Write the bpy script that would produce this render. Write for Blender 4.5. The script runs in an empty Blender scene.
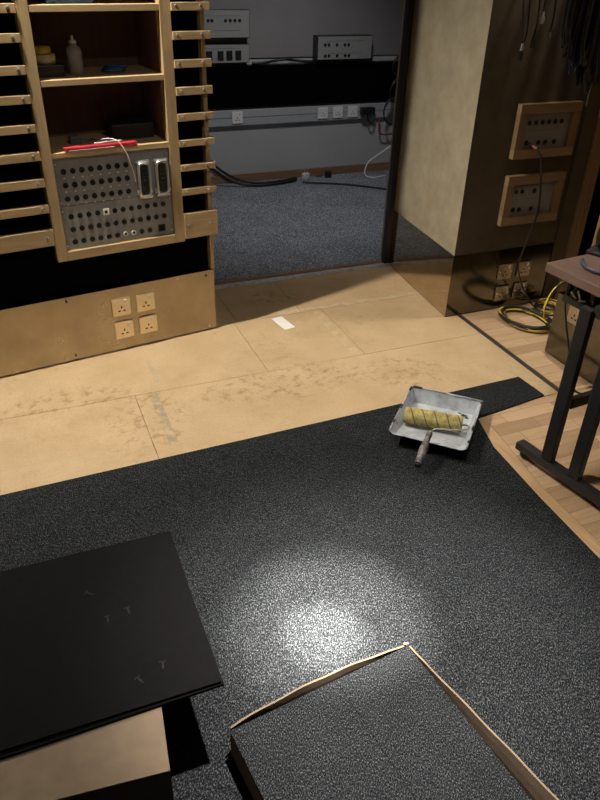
import bpy, bmesh, math, random
from mathutils import Vector, Matrix
random.seed(7)
PI = math.pi
R = math.radians
SC = bpy.context.scene
COL = SC.collection

# ------------------------------------------------------------------ camera
CAM_H = 1.6
right = Vector((.926, -.376, .026)); fwd = Vector((.329, .774, -.541)).normalized()
yaw, pitch, roll = 0.402368459, 0.571380126, 0.031247703
fwd = Vector((math.sin(yaw)*math.cos(pitch), math.cos(yaw)*math.cos(pitch), -math.sin(pitch)))
r0 = Vector((math.cos(yaw), -math.sin(yaw), 0)); u0 = r0.cross(fwd)
right = math.cos(roll)*r0 + math.sin(roll)*u0
up = -math.sin(roll)*r0 + math.cos(roll)*u0
cd = bpy.data.cameras.new('camera'); cam = bpy.data.objects.new('camera', cd); COL.objects.link(cam)
m = Matrix.Identity(4)
for i in range(3):
    m[i][0] = right[i]; m[i][1] = up[i]; m[i][2] = -fwd[i]
m[0][3], m[1][3], m[2][3] = 0, 0, CAM_H
cam.matrix_world = m
cd.sensor_fit = 'VERTICAL'; cd.sensor_height = 36; cd.lens = 705.5/800*36
cd.clip_start = .02
SC.camera = cam

# ------------------------------------------------------------------ world, lamps, exposure
w = bpy.data.worlds.new('world'); SC.world = w; w.use_nodes = True
bg = w.node_tree.nodes['Background']
bg.inputs[0].default_value = (.85, .92, 1, 1); bg.inputs[1].default_value = .012
SC.view_settings.view_transform = 'Standard'; SC.view_settings.look = 'None'
SC.view_settings.exposure = 0; SC.view_settings.gamma = 1

def spot(name, loc, target, power, angle, blend, col, size=.03):
    l = bpy.data.lights.new(name, 'SPOT'); l.energy = power; l.color = col
    l.spot_size = R(angle); l.spot_blend = blend; l.shadow_soft_size = size
    o = bpy.data.objects.new(name, l); COL.objects.link(o); o.location = loc
    o.rotation_euler = (Vector(target)-Vector(loc)).to_track_quat('-Z', 'Y').to_euler()
    return o
WARM = (1, .90, .76)
NEUT = (1, .92, .83)
spot('downlight_carpet', (.74, 1.22, 2.55), (.585, 1.150, 0), 4200, 6.5, 1, NEUT, .02)
spot('downlight_carpet_beam', (.74, 1.22, 2.553), (.615, 1.18, 0), 2300, 15.5, 1, NEUT, .02)
spot('downlight_carpet_flood', (.74, 1.22, 2.56), (.72, 1.02, 0), 750, 40, 1, NEUT, .03)
spot('downlight_carpet_wide', (.74, 1.22, 2.57), (.75, 1.6, .2), 62, 110, 1, NEUT, .03)
spot('downlight_wall', (-.04, 2.76, 2.55), (.55, 2.62, 0), 300, 125, 1, WARM, .03)
spot('downlight_parquet', (2.45, 2.64, 2.55), (2.4, 2.55, 0), 105, 80, 1, WARM, .03)
spot('backroom_spot', (1.75, 3.9, 2.4), (2.0, 5.1, .0), 72, 90, 1, (.97, .97, 1), .15)

# ------------------------------------------------------------------ materials
def _nt(name):
    mt = bpy.data.materials.new(name); mt.use_nodes = True
    nt = mt.node_tree; b = nt.nodes['Principled BSDF']
    return mt, nt, b
def node(nt, t, **kw):
    n = nt.nodes.new(t)
    for k, v in kw.items():
        if k in n.inputs.keys(): n.inputs[k].default_value = v
        else: setattr(n, k, v)
    return n
def ramp(nt, src, stops):
    r = nt.nodes.new('ShaderNodeValToRGB'); e = r.color_ramp.elements
    while len(e) < len(stops): e.new(.5)
    for el, (p, c) in zip(e, stops):
        el.position = p; el.color = (*c, 1) if len(c) == 3 else c
    nt.links.new(src, r.inputs[0]); return r
def objco(nt, scale=(1, 1, 1), loc=(0, 0, 0), rot=(0, 0, 0)):
    t = nt.nodes.new('ShaderNodeTexCoord'); mp = nt.nodes.new('ShaderNodeMapping')
    mp.inputs['Scale'].default_value = scale; mp.inputs['Location'].default_value = loc; mp.inputs['Rotation'].default_value = rot
    nt.links.new(t.outputs['Object'], mp.inputs[0]); return mp.outputs[0]
def mix(nt, fac, a, b, mode='MIX'):
    n = nt.nodes.new('ShaderNodeMix'); n.data_type = 'RGBA'; n.blend_type = mode
    for s, v in ((0, fac), (6, a), (7, b)):
        if hasattr(v, 'is_output'): nt.links.new(v, n.inputs[s])
        elif s == 0: n.inputs[s].default_value = v
        else: n.inputs[s].default_value = (*v, 1)
    return n.outputs[2]
def mathn(nt, op, a, b=None, c=None):
    n = nt.nodes.new('ShaderNodeMath'); n.operation = op
    for i, v in enumerate((a, b, c)):
        if v is None: continue
        if hasattr(v, 'is_output'): nt.links.new(v, n.inputs[i])
        else: n.inputs[i].default_value = v
    return n.outputs[0]
def bump(nt, b, h, strength=.3, dist=.002):
    n = nt.nodes.new('ShaderNodeBump'); n.inputs['Strength'].default_value = strength; n.inputs['Distance'].default_value = dist
    nt.links.new(h, n.inputs['Height']); nt.links.new(n.outputs[0], b.inputs['Normal'])

def plain(name, col, rough=.5, metal=0, var=.15, scale=30, spec=.5, bmp=0, emit=None):
    mt, nt, b = _nt(name)
    no = node(nt, 'ShaderNodeTexNoise', Scale=scale, Detail=4.0); nt.links.new(objco(nt), no.inputs['Vector'])
    lo = tuple(c*(1-var) for c in col); hi = tuple(min(1, c*(1+var)) for c in col)
    r = ramp(nt, no.outputs['Fac'], [(.3, lo), (.7, hi)])
    nt.links.new(r.outputs[0], b.inputs['Base Color'])
    b.inputs['Roughness'].default_value = rough; b.inputs['Metallic'].default_value = metal
    b.inputs['Specular IOR Level'].default_value = spec
    if bmp: bump(nt, b, no.outputs['Fac'], bmp)
    return mt
def wood(name, c1, c2, axis=0, rough=.42, scale=1.0):
    mt, nt, b = _nt(name)
    s = [26*scale]*3; s[axis] = 2.2*scale
    no = node(nt, 'ShaderNodeTexNoise', Scale=1.6, Detail=6.0, Roughness=.6, Distortion=.6); nt.links.new(objco(nt, s), no.inputs['Vector'])
    r = ramp(nt, no.outputs['Fac'], [(.28, c1), (.72, c2)])
    nt.links.new(r.outputs[0], b.inputs['Base Color']); b.inputs['Roughness'].default_value = rough
    bump(nt, b, no.outputs['Fac'], .08)
    return mt
def carpet_mat(name, dark, mid, light, rough=.75, sc=1.0):
    mt, nt, b = _nt(name)
    v = objco(nt, (sc, sc, sc), rot=(0, 0, .5))
    n1 = node(nt, 'ShaderNodeTexNoise', Scale=380.0, Detail=2.5, Roughness=.7)
    mp = nt.nodes.new('ShaderNodeMapping'); mp.inputs['Scale'].default_value = (1, .45, 1); nt.links.new(v, mp.inputs[0]); nt.links.new(mp.outputs[0], n1.inputs['Vector'])
    n2 = node(nt, 'ShaderNodeTexNoise', Scale=9.0, Detail=3.0); nt.links.new(v, n2.inputs['Vector'])
    r = ramp(nt, n1.outputs['Fac'], [(.41, dark), (.54, mid), (.70, light)])
    r2 = ramp(nt, n2.outputs['Fac'], [(.3, (.8, .8, .8)), (.7, (1, 1, 1))])
    nt.links.new(mix(nt, 1.0, r.outputs[0], r2.outputs[0], 'MULTIPLY'), b.inputs['Base Color'])
    b.inputs['Roughness'].default_value = rough; b.inputs['Specular IOR Level'].default_value = .06
    bump(nt, b, n1.outputs['Fac'], .5, .003)
    return mt
def band(nt, comp, c, hw):   # 1 inside |comp-c|<hw
    return mathn(nt, 'LESS_THAN', mathn(nt, 'ABSOLUTE', mathn(nt, 'SUBTRACT', comp, c)), hw)

def ply_mat():
    mt, nt, b = _nt('raw_subfloor_board')
    v = objco(nt)
    sep = nt.nodes.new('ShaderNodeSeparateXYZ'); nt.links.new(v, sep.inputs[0]); X, Y = sep.outputs[0], sep.outputs[1]
    n1 = node(nt, 'ShaderNodeTexNoise', Scale=5.0, Detail=6.0, Roughness=.6); nt.links.new(v, n1.inputs['Vector'])
    n2 = node(nt, 'ShaderNodeTexNoise', Scale=120.0, Detail=3.0); nt.links.new(v, n2.inputs['Vector'])
    base = ramp(nt, n1.outputs['Fac'], [(.3, (.50, .36, .205)), (.7, (.61, .455, .275))]).outputs[0]
    g = ramp(nt, n2.outputs['Fac'], [(.35, (.90, .90, .90)), (.65, (1, 1, 1))]).outputs[0]
    c = mix(nt, 1.0, base, g, 'MULTIPLY')
    # glue stains: blotches that gather along the middle joints
    n3 = node(nt, 'ShaderNodeTexNoise', Scale=24.0, Detail=8.0, Roughness=.75); nt.links.new(v, n3.inputs['Vector'])
    n4 = node(nt, 'ShaderNodeTexNoise', Scale=2.6, Detail=2.0); nt.links.new(v, n4.inputs['Vector'])
    st = ramp(nt, n3.outputs['Fac'], [(.50, (0, 0, 0)), (.66, (1, 1, 1))]).outputs[0]
    ar = ramp(nt, n4.outputs['Fac'], [(.42, (0, 0, 0)), (.60, (1, 1, 1))]).outputs[0]
    spots_ = None
    for cx_, cy_, rx_, ry_ in ((1.02, 2.45, .42, .15), (.36, 2.38, .20, .22), (.76, 2.44, .25, .10), (1.5, 2.36, .22, .16), (.1, 2.62, .3, .1), (1.2, 3.3, .2, .1)):
        ex = mathn(nt, 'POWER', mathn(nt, 'DIVIDE', mathn(nt, 'SUBTRACT', X, cx_), rx_), 2.0); ey = mathn(nt, 'POWER', mathn(nt, 'DIVIDE', mathn(nt, 'SUBTRACT', Y, cy_), ry_), 2.0)
        d_ = mathn(nt, 'MAXIMUM', mathn(nt, 'SUBTRACT', 1.0, mathn(nt, 'ADD', ex, ey)), 0.0)
        spots_ = d_ if spots_ is None else mathn(nt, 'MAXIMUM', spots_, d_)
    area = mathn(nt, 'MINIMUM', mathn(nt, 'ADD', mathn(nt, 'MULTIPLY', ar, .35), mathn(nt, 'MULTIPLY', spots_, 1.4)), 1.0)
    msk = mathn(nt, 'MULTIPLY', mathn(nt, 'MULTIPLY', st, area), .75)
    c = mix(nt, msk, c, (.22, .13, .045))
    # tape residue strips (grey) beside joints
    n5 = node(nt, 'ShaderNodeTexNoise', Scale=22.0, Detail=4.0); nt.links.new(v, n5.inputs['Vector'])
    patch = ramp(nt, n5.outputs['Fac'], [(.42, (0, 0, 0)), (.6, (1, 1, 1))]).outputs[0]
    def rect(x, hx, y, hy): return mathn(nt, 'MULTIPLY', band(nt, X, x, hx), band(nt, Y, y, hy))
    k = mathn(nt, 'MULTIPLY', mathn(nt, 'MULTIPLY', rect(.41, .018, 2.35, .2), patch), .75)
    c = mix(nt, k, c, (.27, .25, .20))
    k = mathn(nt, 'MULTIPLY', mathn(nt, 'MULTIPLY', rect(.0, .24, 2.195, .014), patch), .7)
    c = mix(nt, k, c, (.52, .43, .27))
    k = mathn(nt, 'MULTIPLY', mathn(nt, 'MULTIPLY', rect(1.375, .02, 2.83, .25), patch), .6)
    c = mix(nt, k, c, (.62, .52, .35))
    k = mathn(nt, 'MULTIPLY', mathn(nt, 'MULTIPLY', rect(1.6, .42, 3.09, .02), patch), .75)
    c = mix(nt, k, c, (.60, .52, .38))
    k = mathn(nt, 'MULTIPLY', mathn(nt, 'MULTIPLY', rect(.45, .012, 2.72, .12), patch), .5)
    c = mix(nt, k, c, (.35, .33, .26))
    # fixing screws
    vo = node(nt, 'ShaderNodeTexVoronoi', Scale=7.0, Randomness=.8); nt.links.new(v, vo.inputs['Vector'])
    k = mathn(nt, 'LESS_THAN', vo.outputs['Distance'], .022)
    c = mix(nt, mathn(nt, 'MULTIPLY', k, .7), c, (.10, .07, .04))
    nt.links.new(c, b.inputs['Base Color'])
    b.inputs['Roughness'].default_value = .5; b.inputs['Specular IOR Level'].default_value = .35
    bump(nt, b, n2.outputs['Fac'], .1)
    return mt
def brass(name, col, rough, var=.1, wav=.15):
    mt, nt, b = _nt(name)
    no = node(nt, 'ShaderNodeTexNoise', Scale=5.0, Detail=7.0, Roughness=.65); nt.links.new(objco(nt), no.inputs['Vector'])
    r = ramp(nt, no.outputs['Fac'], [(.3, tuple(c*(1-var) for c in col)), (.7, tuple(c*(1+var) for c in col))])
    nt.links.new(r.outputs[0], b.inputs['Base Color']); b.inputs['Metallic'].default_value = 1
    rr = ramp(nt, no.outputs['Fac'], [(.3, (rough*.8,)*3), (.7, (rough*1.25,)*3)])
    nt.links.new(rr.outputs[0], b.inputs['Roughness'])
    return mt
def tartan(name):   # roller sleeve: olive yellow pile with dark spiral lines
    mt, nt, b = _nt(name)
    v = objco(nt)
    sep = nt.nodes.new('ShaderNodeSeparateXYZ'); nt.links.new(v, sep.inputs[0])
    ang = mathn(nt, 'ARCTAN2', sep.outputs[1], sep.outputs[2])
    n1 = node(nt, 'ShaderNodeTexNoise', Scale=45.0, Detail=5.0, Roughness=.7); nt.links.new(v, n1.inputs['Vector'])
    t = mathn(nt, 'ADD', mathn(nt, 'MULTIPLY', sep.outputs[0], 22.0), mathn(nt, 'DIVIDE', ang, PI))
    t = mathn(nt, 'ADD', t, mathn(nt, 'MULTIPLY', n1.outputs['Fac'], .12))
    l = mathn(nt, 'LESS_THAN', mathn(nt, 'FRACT', t), .11)
    base = ramp(nt, n1.outputs['Fac'], [(.3, (.20, .16, .05)), (.5, (.45, .37, .12)), (.7, (.62, .56, .30))]).outputs[0]
    nt.links.new(mix(nt, mathn(nt, 'MULTIPLY', l, .8), base, (.06, .055, .05)), b.inputs['Base Color'])
    b.inputs['Roughness'].default_value = .9
    bump(nt, b, n1.outputs['Fac'], .6, .004)
    return mt
def tray_mat():
    mt, nt, b = _nt('painted_tray_metal')
    n1 = node(nt, 'ShaderNodeTexNoise', Scale=18.0, Detail=6.0, Roughness=.65); nt.links.new(objco(nt), n1.inputs['Vector'])
    r = ramp(nt, n1.outputs['Fac'], [(.30, (.05, .055, .06)), (.36, (.36, .39, .43)), (.62, (.60, .65, .70))])
    nt.links.new(r.outputs[0], b.inputs['Base Color'])
    b.inputs['Roughness'].default_value = .33; b.inputs['Metallic'].default_value = .15
    bump(nt, b, n1.outputs['Fac'], .2)
    return mt
def plaster():
    mt, nt, b = _nt('cream_plaster')
    n1 = node(nt, 'ShaderNodeTexNoise', Scale=7.0, Detail=8.0, Roughness=.7); nt.links.new(objco(nt), n1.inputs['Vector'])
    n2 = node(nt, 'ShaderNodeTexNoise', Scale=160.0, Detail=2.0); nt.links.new(objco(nt), n2.inputs['Vector'])
    r = ramp(nt, n1.outputs['Fac'], [(.3, (.30, .265, .185)), (.7, (.43, .385, .28))])
    nt.links.new(r.outputs[0], b.inputs['Base Color']); b.inputs['Roughness'].default_value = .8
    bump(nt, b, n2.outputs['Fac'], .35)
    return mt
def parquet_mat():
    mt, nt, b = _nt('parquet_strips')
    v = objco(nt)
    br = node(nt, 'ShaderNodeTexBrick', offset=.43, squash=1.0, Scale=1.0)
    br.inputs['Brick Width'].default_value = .26; br.inputs['Row Height'].default_value = .066
    br.inputs['Mortar Size'].default_value = .0008; br.inputs['Bias'].default_value = 0
    br.inputs['Color1'].default_value = (.64, .45, .28, 1); br.inputs['Color2'].default_value = (.44, .29, .17, 1); br.inputs['Mortar'].default_value = (.16, .09, .045, 1)
    nt.links.new(v, br.inputs['Vector'])
    n1 = node(nt, 'ShaderNodeTexNoise', Scale=1.5, Detail=6.0, Distortion=.5); nt.links.new(objco(nt, (4, 45, 1)), n1.inputs['Vector'])
    g = ramp(nt, n1.outputs['Fac'], [(.3, (.78, .76, .74)), (.7, (1, 1, 1))]).outputs[0]
    nt.links.new(mix(nt, 1.0, br.outputs['Color'], g, 'MULTIPLY'), b.inputs['Base Color'])
    b.inputs['Roughness'].default_value = .35
    return mt
def striped_cable():
    mt, nt, b = _nt('black_cable_with_yellow_line')
    uv = nt.nodes.new('ShaderNodeUVMap'); uv.uv_map = 'uv'
    sep = nt.nodes.new('ShaderNodeSeparateXYZ'); nt.links.new(uv.outputs[0], sep.inputs[0])
    k = mathn(nt, 'LESS_THAN', mathn(nt, 'FRACT', mathn(nt, 'ADD', sep.outputs[0], mathn(nt, 'MULTIPLY', sep.outputs[1], 1.0))), .26)
    nt.links.new(mix(nt, k, (.012, .012, .013), (.75, .58, .07)), b.inputs['Base Color']); b.inputs['Roughness'].default_value = .5
    return mt

M = dict(
    carpet=carpet_mat('charcoal_carpet', (.003, .0038, .0046), (.0195, .0225, .0255), (.140, .150, .157)),
    carpet_tile=carpet_mat('charcoal_tile_pile', (.003, .0038, .0046), (.0195, .0225, .0255), (.140, .150, .157), sc=1.2),
    carpet_back=carpet_mat('blue_grey_carpet', (.12, .127, .14), (.29, .305, .335), (.66, .68, .72), .75, .5),
    ply=ply_mat(), parquet=parquet_mat(),
    border=wood('parquet_border', (.40, .25, .13), (.58, .39, .22), 1),
    birch=wood('birch_ply', (.36, .25, .125), (.50, .37, .21), 0),
    birch_v=wood('birch_ply_upright', (.34, .235, .115), (.48, .355, .195), 2),
    shelf_in=wood('brown_cabinet_lining', (.11, .065, .038), (.17, .10, .058), 2, .5),
    oak=wood('oak_frame', (.22, .15, .08), (.34, .24, .135), 0),
    oak_v=wood('oak_frame_upright', (.18, .12, .063), (.28, .19, .105), 2),
    wood_wall=wood('orange_wood_panel', (.24, .14, .055), (.34, .205, .085), 2),
    skirt_wood=wood('brown_skirting', (.20, .11, .06), (.30, .17, .09), 0),
    black_cloth=plain('black_wall_fabric', (.003, .003, .0035), .95, spec=.0, scale=300),
    brass=brass('dull_brass', (.40, .34, .25), .24, .22),
    brass_polished=brass('polished_brass', (.56, .48, .36), .06),
    brass_dark=brass('aged_dark_brass', (.155, .145, .115), .13, .2),
    plaster=plaster(),
    olive=plain('olive_brown_paint', (.075, .058, .036), .6, scale=12),
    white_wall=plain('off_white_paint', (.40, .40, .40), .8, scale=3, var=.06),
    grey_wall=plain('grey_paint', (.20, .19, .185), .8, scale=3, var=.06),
    black=plain('black_satin', (.012, .012, .013), .4),
    black_matte=plain('black_rubber', (.005, .005, .0056), .75, spec=.06, scale=60),
    steel_black=plain('black_powder_coat', (.014, .015, .017), .38),
    dark_hole=plain('dark_hole', (.004, .004, .004), .9),
    chrome=plain('chrome', (.78, .78, .78), .38, 1, .04),
    grey_metal=plain('grey_panel_metal', (.30, .295, .285), .45, .35, .08, 40),
    grey_box=plain('pale_grey_enamel', (.25, .25, .24), .5, 0, .05),
    plastic_white=plain('white_plastic', (.74, .73, .70), .35, 0, .03),
    plate_brass=brass('pale_brass_plate', (.86, .74, .54), .36, .05),
    plate_chrome=plain('brushed_steel_plate', (.42, .39, .34), .25, 1, .06),
    trunking=plain('grey_trunking', (.36, .37, .38), .5, 0, .05),
    paper=plain('white_card', (.85, .84, .82), .7, 0, .03),
    kraft=plain('kraft_cardboard', (.20, .150, .104), .85, 0, .10, 25, .2),
    kraft_edge=plain('cardboard_cut_edge', (.50, .36, .24), .85, 0, .15, 120, .2),
    tray=tray_mat(), roller=tartan('roller_pile'),
    wire=plain('painted_wire', (.48, .45, .42), .4, .4, .3, 60),
    handle=plain('splattered_handle', (.16, .155, .15), .5, .2, .8, 60),
    walnut=wood('brown_table_laminate', (.14, .085, .065), (.21, .135, .105), 1, .38),
    alu=plain('threshold_metal', (.60, .61, .63), .40, .35, .25),
    red=plain('red_plastic', (.42, .025, .04), .4),
    blue=plain('blue_plastic', (.03, .09, .22), .5),
    yellow=plain('yellow_tape', (.55, .38, .06), .55),
    cream=plain('masking_tape', (.62, .47, .24), .7),
    bottle=plain('frosted_bottle', (.33, .31, .30), .35),
    white_cable=plain('white_cable', (.75, .75, .72), .4, 0, .03),
    black_cable=plain('black_cable', (.010, .010, .011), .45),
    navy_cable=plain('navy_cable', (.012, .014, .028), .5),
    grey_cable=plain('grey_cable', (.12, .115, .10), .5),
    red_cable=plain('red_cable', (.25, .05, .03), .5),
    blue_cable=plain('slate_blue_cable', (.05, .065, .10), .45),
    stripe=striped_cable(),
    tan_cable=plain('tan_cable', (.22, .17, .10), .5),
    grey_mark=plain('faint_grey_print', (.022, .022, .023), .8, scale=200, var=.5, spec=.1),
    gap=plain('dark_gap', (.03, .024, .018), .7),
)

# ------------------------------------------------------------------ mesh helpers
class MB:
    def __init__(s): s.bm = bmesh.new(); s.uv = None
    def _fin(s, vs, mi, mtx=None):
        if mtx is not None: bmesh.ops.transform(s.bm, matrix=mtx, verts=list(vs))
        fs = set(f for v in vs for f in v.link_faces)
        for f in fs: f.material_index = mi
    def box(s, c, size, rz=0, bev=0, mi=0, rot=None):
        ge = bmesh.ops.create_cube(s.bm, size=1)['verts']
        bmesh.ops.scale(s.bm, vec=size, verts=ge)
        if bev:
            es = list(set(e for v in ge for e in v.link_edges))
            n0 = set(s.bm.verts) - set(ge)
            bmesh.ops.bevel(s.bm, geom=es, offset=bev, segments=2, affect='EDGES', profile=.5)
            ge = [v for v in s.bm.verts if v not in n0]
        mt = Matrix.Translation(c) @ (rot.to_4x4() if rot is not None else Matrix.Rotation(rz, 4, 'Z'))
        s._fin(ge, mi, mt); return s
    def bb(s, x0, x1, y0, y1, z0, z1, bev=0, mi=0):
        return s.box(((x0+x1)/2, (y0+y1)/2, (z0+z1)/2), (abs(x1-x0), abs(y1-y0), abs(z1-z0)), 0, bev, mi)
    def cyl(s, a, b, r, seg=16, r2=None, mi=0):
        a = Vector(a); b = Vector(b); d = b-a
        ge = bmesh.ops.create_cone(s.bm, cap_ends=True, segments=seg, radius1=r, radius2=r if r2 is None else r2, depth=d.length)['verts']
        s._fin(ge, mi, Matrix.Translation((a+b)/2) @ d.to_track_quat('Z', 'Y').to_matrix().to_4x4()); return s
    def ring(s, c, axis, R1, r, seg=24, ts=8, mi=0):
        q = Vector(axis).to_track_quat('Z', 'Y').to_matrix(); c = Vector(c); pts = []
        for i in range(seg):
            a = 2*PI*i/seg; pts.append(c + q @ Vector((R1*math.cos(a), R1*math.sin(a), 0)))
        return s.tube(pts, r, ts, closed=True, sub=1, mi=mi)
    def tube(s, pts, r, seg=8, closed=False, sub=6, mi=0, uv=False):
        P = [Vector(p) for p in pts]; n = len(P); out = []
        if sub > 1 and n > 2:
            for i in range(n if closed else n-1):
                if closed: p0, p1, p2, p3 = P[i-1], P[i], P[(i+1) % n], P[(i+2) % n]
                else: p0, p1, p2, p3 = P[max(i-1, 0)], P[i], P[i+1], P[min(i+2, n-1)]
                for k in range(sub):
                    t = k/sub
                    out.append(.5*((2*p1)+(p2-p0)*t+(2*p0-5*p1+4*p2-p3)*t*t+(3*p1-p0-3*p2+p3)*t**3))
            if not closed: out.append(P[-1])
        else: out = P
        n = len(out); rings = []; prev = None
        for i in range(n):
            if closed: t = out[(i+1) % n]-out[i-1]
            else: t = out[min(i+1, n-1)]-out[max(i-1, 0)]
            if t.length < 1e-9: t = Vector((0, 0, 1))
            t.normalize()
            if prev is None: prev = t.orthogonal().normalized()
            prev = (prev-t*prev.dot(t))
            if prev.length < 1e-6: prev = t.orthogonal()
            prev.normalize(); bi = t.cross(prev)
            rr = r(i/(n-1)) if callable(r) else r
            rings.append([s.bm.verts.new(out[i]+rr*(math.cos(2*PI*k/seg)*prev+math.sin(2*PI*k/seg)*bi)) for k in range(seg)])
        if uv and s.uv is None: s.uv = s.bm.loops.layers.uv.new('uv')
        for i in range(n if closed else n-1):
            A, B = rings[i], rings[(i+1) % n]
            for k in range(seg):
                f = s.bm.faces.new((A[k], A[(k+1) % seg], B[(k+1) % seg], B[k])); f.material_index = mi; f.smooth = True
                if uv:
                    for l, u in zip(f.loops, ((k+.5)/seg,)*4): l[s.uv].uv = (u, i/n)
        if not closed:
            for rg, rev in ((rings[0], True), (rings[-1], False)):
                f = s.bm.faces.new(list(reversed(rg)) if rev else rg); f.material_index = mi
        return s
    def lathe(s, prof, c=(0, 0, 0), seg=24, mi=0):   # prof: (r, z)
        c = Vector(c); rs = []
        for r, z in prof:
            rs.append([s.bm.verts.new(c+Vector((r*math.cos(2*PI*k/seg), r*math.sin(2*PI*k/seg), z))) for k in range(seg)])
        for A, B in zip(rs, rs[1:]):
            for k in range(seg):
                f = s.bm.faces.new((A[k], A[(k+1) % seg], B[(k+1) % seg], B[k])); f.material_index = mi; f.smooth = True
        s.bm.faces.new(list(reversed(rs[0]))).material_index = mi; s.bm.faces.new(rs[-1]).material_index = mi
        return s
    def prism(s, poly, z0, z1, mi=0):
        a = [s.bm.verts.new((x, y, z0)) for x, y in poly]; b = [s.bm.verts.new((x, y, z1)) for x, y in poly]; n = len(poly)
        fs = [s.bm.faces.new(list(reversed(a))), s.bm.faces.new(b)]
        for i in range(n): fs.append(s.bm.faces.new((a[i], a[(i+1) % n], b[(i+1) % n], b[i])))
        for f in fs: f.material_index = mi
        return s
    def grid_solid(s, front, back, mi=0):   # two equal grids of points closed into a thick sheet
        nu, nv = len(front), len(front[0])
        F = [[s.bm.verts.new(p) for p in row] for row in front]; B = [[s.bm.verts.new(p) for p in row] for row in back]
        fs = []
        for i in range(nu-1):
            for j in range(nv-1):
                fs.append(s.bm.faces.new((F[i][j], F[i+1][j], F[i+1][j+1], F[i][j+1])))
                fs.append(s.bm.faces.new((B[i][j+1], B[i+1][j+1], B[i+1][j], B[i][j])))
        for i in range(nu-1):
            fs.append(s.bm.faces.new((F[i+1][0], F[i][0], B[i][0], B[i+1][0]))); fs.append(s.bm.faces.new((F[i][-1], F[i+1][-1], B[i+1][-1], B[i][-1])))
        for j in range(nv-1):
            fs.append(s.bm.faces.new((F[0][j], F[0][j+1], B[0][j+1], B[0][j]))); fs.append(s.bm.faces.new((F[-1][j+1], F[-1][j], B[-1][j], B[-1][j+1])))
        for f in fs: f.material_index = mi
        return s
    def build(s, name, mats, parent=None, loc=(0, 0, 0), rotz=0, smooth=False):
        bmesh.ops.recalc_face_normals(s.bm, faces=s.bm.faces[:])
        me = bpy.data.meshes.new(name); s.bm.to_mesh(me); s.bm.free()
        for mm in (mats if isinstance(mats, (list, tuple)) else [mats]): me.materials.append(M[mm] if isinstance(mm, str) else mm)
        if smooth:
            for p in me.polygons: p.use_smooth = True
        o = bpy.data.objects.new(name, me); COL.objects.link(o); o.location = loc; o.rotation_euler = (0, 0, rotz)
        if parent: o.parent = parent
        return o
def tag(o, label, cat, group=None):
    o['label'] = label; o['category'] = cat
    if group: o['group'] = group
    return o
def thing(name, label, cat, loc=(0, 0, 0), rotz=0, group=None):
    o = bpy.data.objects.new(name, None); COL.objects.link(o); o.location = loc; o.rotation_euler = (0, 0, rotz)
    return tag(o, label, cat, group)
def struct(o): o['kind'] = 'structure'; return o
def copy_part(o, parent, loc):
    c = o.copy(); COL.objects.link(c); c.parent = parent; c.location = loc; return c
def copy_tree(o, parent=None):
    c = o.copy(); COL.objects.link(c)
    if parent: c.parent = parent
    for ch in [x for x in COL.objects if x.parent == o]: copy_tree(ch, c)
    return c

# local frames: left wall (x along wall, y into the wall), column front, back wall
LA = 0.151578656
LO = Vector((.829, 3.036, 0)); LD = Vector((math.cos(LA), math.sin(LA), 0)); LN = Vector((-math.sin(LA), math.cos(LA), 0))
def L(s, d, z): return LO+LD*s+LN*d+Vector((0, 0, z))
CX, CY = 1.984, 2.773
BX, BY = 1.5, 5.44

# ------------------------------------------------------------------ room shell
def sheets():
    b = MB(); g = .0010
    def slab(x0, x1, y0, y1): b.bb(x0+g, x1-g, y0+g, y1-g, -.018, 0)
    rows = [(.9, 1.53, [-2.5, -.9, .33, 1.50]), (1.53, 2.045, [-2.5, -1.4, .33, 1.545]), (1.962, 2.045, [1.55, 2.055]), (2.045, 2.555, [-2.5, -.9, .335, 2.055]),
            (2.555, 3.07, [-2.5, -.3, .93, 1.412, 2.055]), (3.07, 3.49, [-2.5, .95, 1.30, 2.055])]
    for y0, y1, xs in rows:
        for x0, x1 in zip(xs, xs[1:]): slab(x0, x1, y0, y1)
    return b
struct(MB().bb(-3, 4, -1.5, 6, -.12, -.02).build('floor', 'gap'))
struct(sheets().build('floor_boards', 'ply'))
struct(MB().bb(2.085, 3.6, 1.96, 3.6, -.018, 0).build('floor_parquet', 'parquet'))
struct(MB().prism([(1.5575, .2), (3.6, .2), (3.6, 1.958), (1.6415, 1.958), (1.5735, 1.45), (1.5695, 1.15)], -.018, 0).build('floor_parquet', 'parquet', loc=(0, 0, 0)))
struct(MB().prism([(1.46, .2), (1.556, .2), (1.568, 1.15), (1.572, 1.45), (1.640, 1.958), (1.57, 1.958), (1.52, 1.4)], -.0178, .0004).build('trim_parquet_border', 'border'))
struct(MB().bb(2.057, 2.083, 1.962, 2.77, -.018, -.002).build('trim_joint_strip', 'gap'))
struct(MB().bb(.9, 3.2, 3.575, 5.44, -.018, .002).build('floor_back_carpet', 'carpet_back'))
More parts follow.
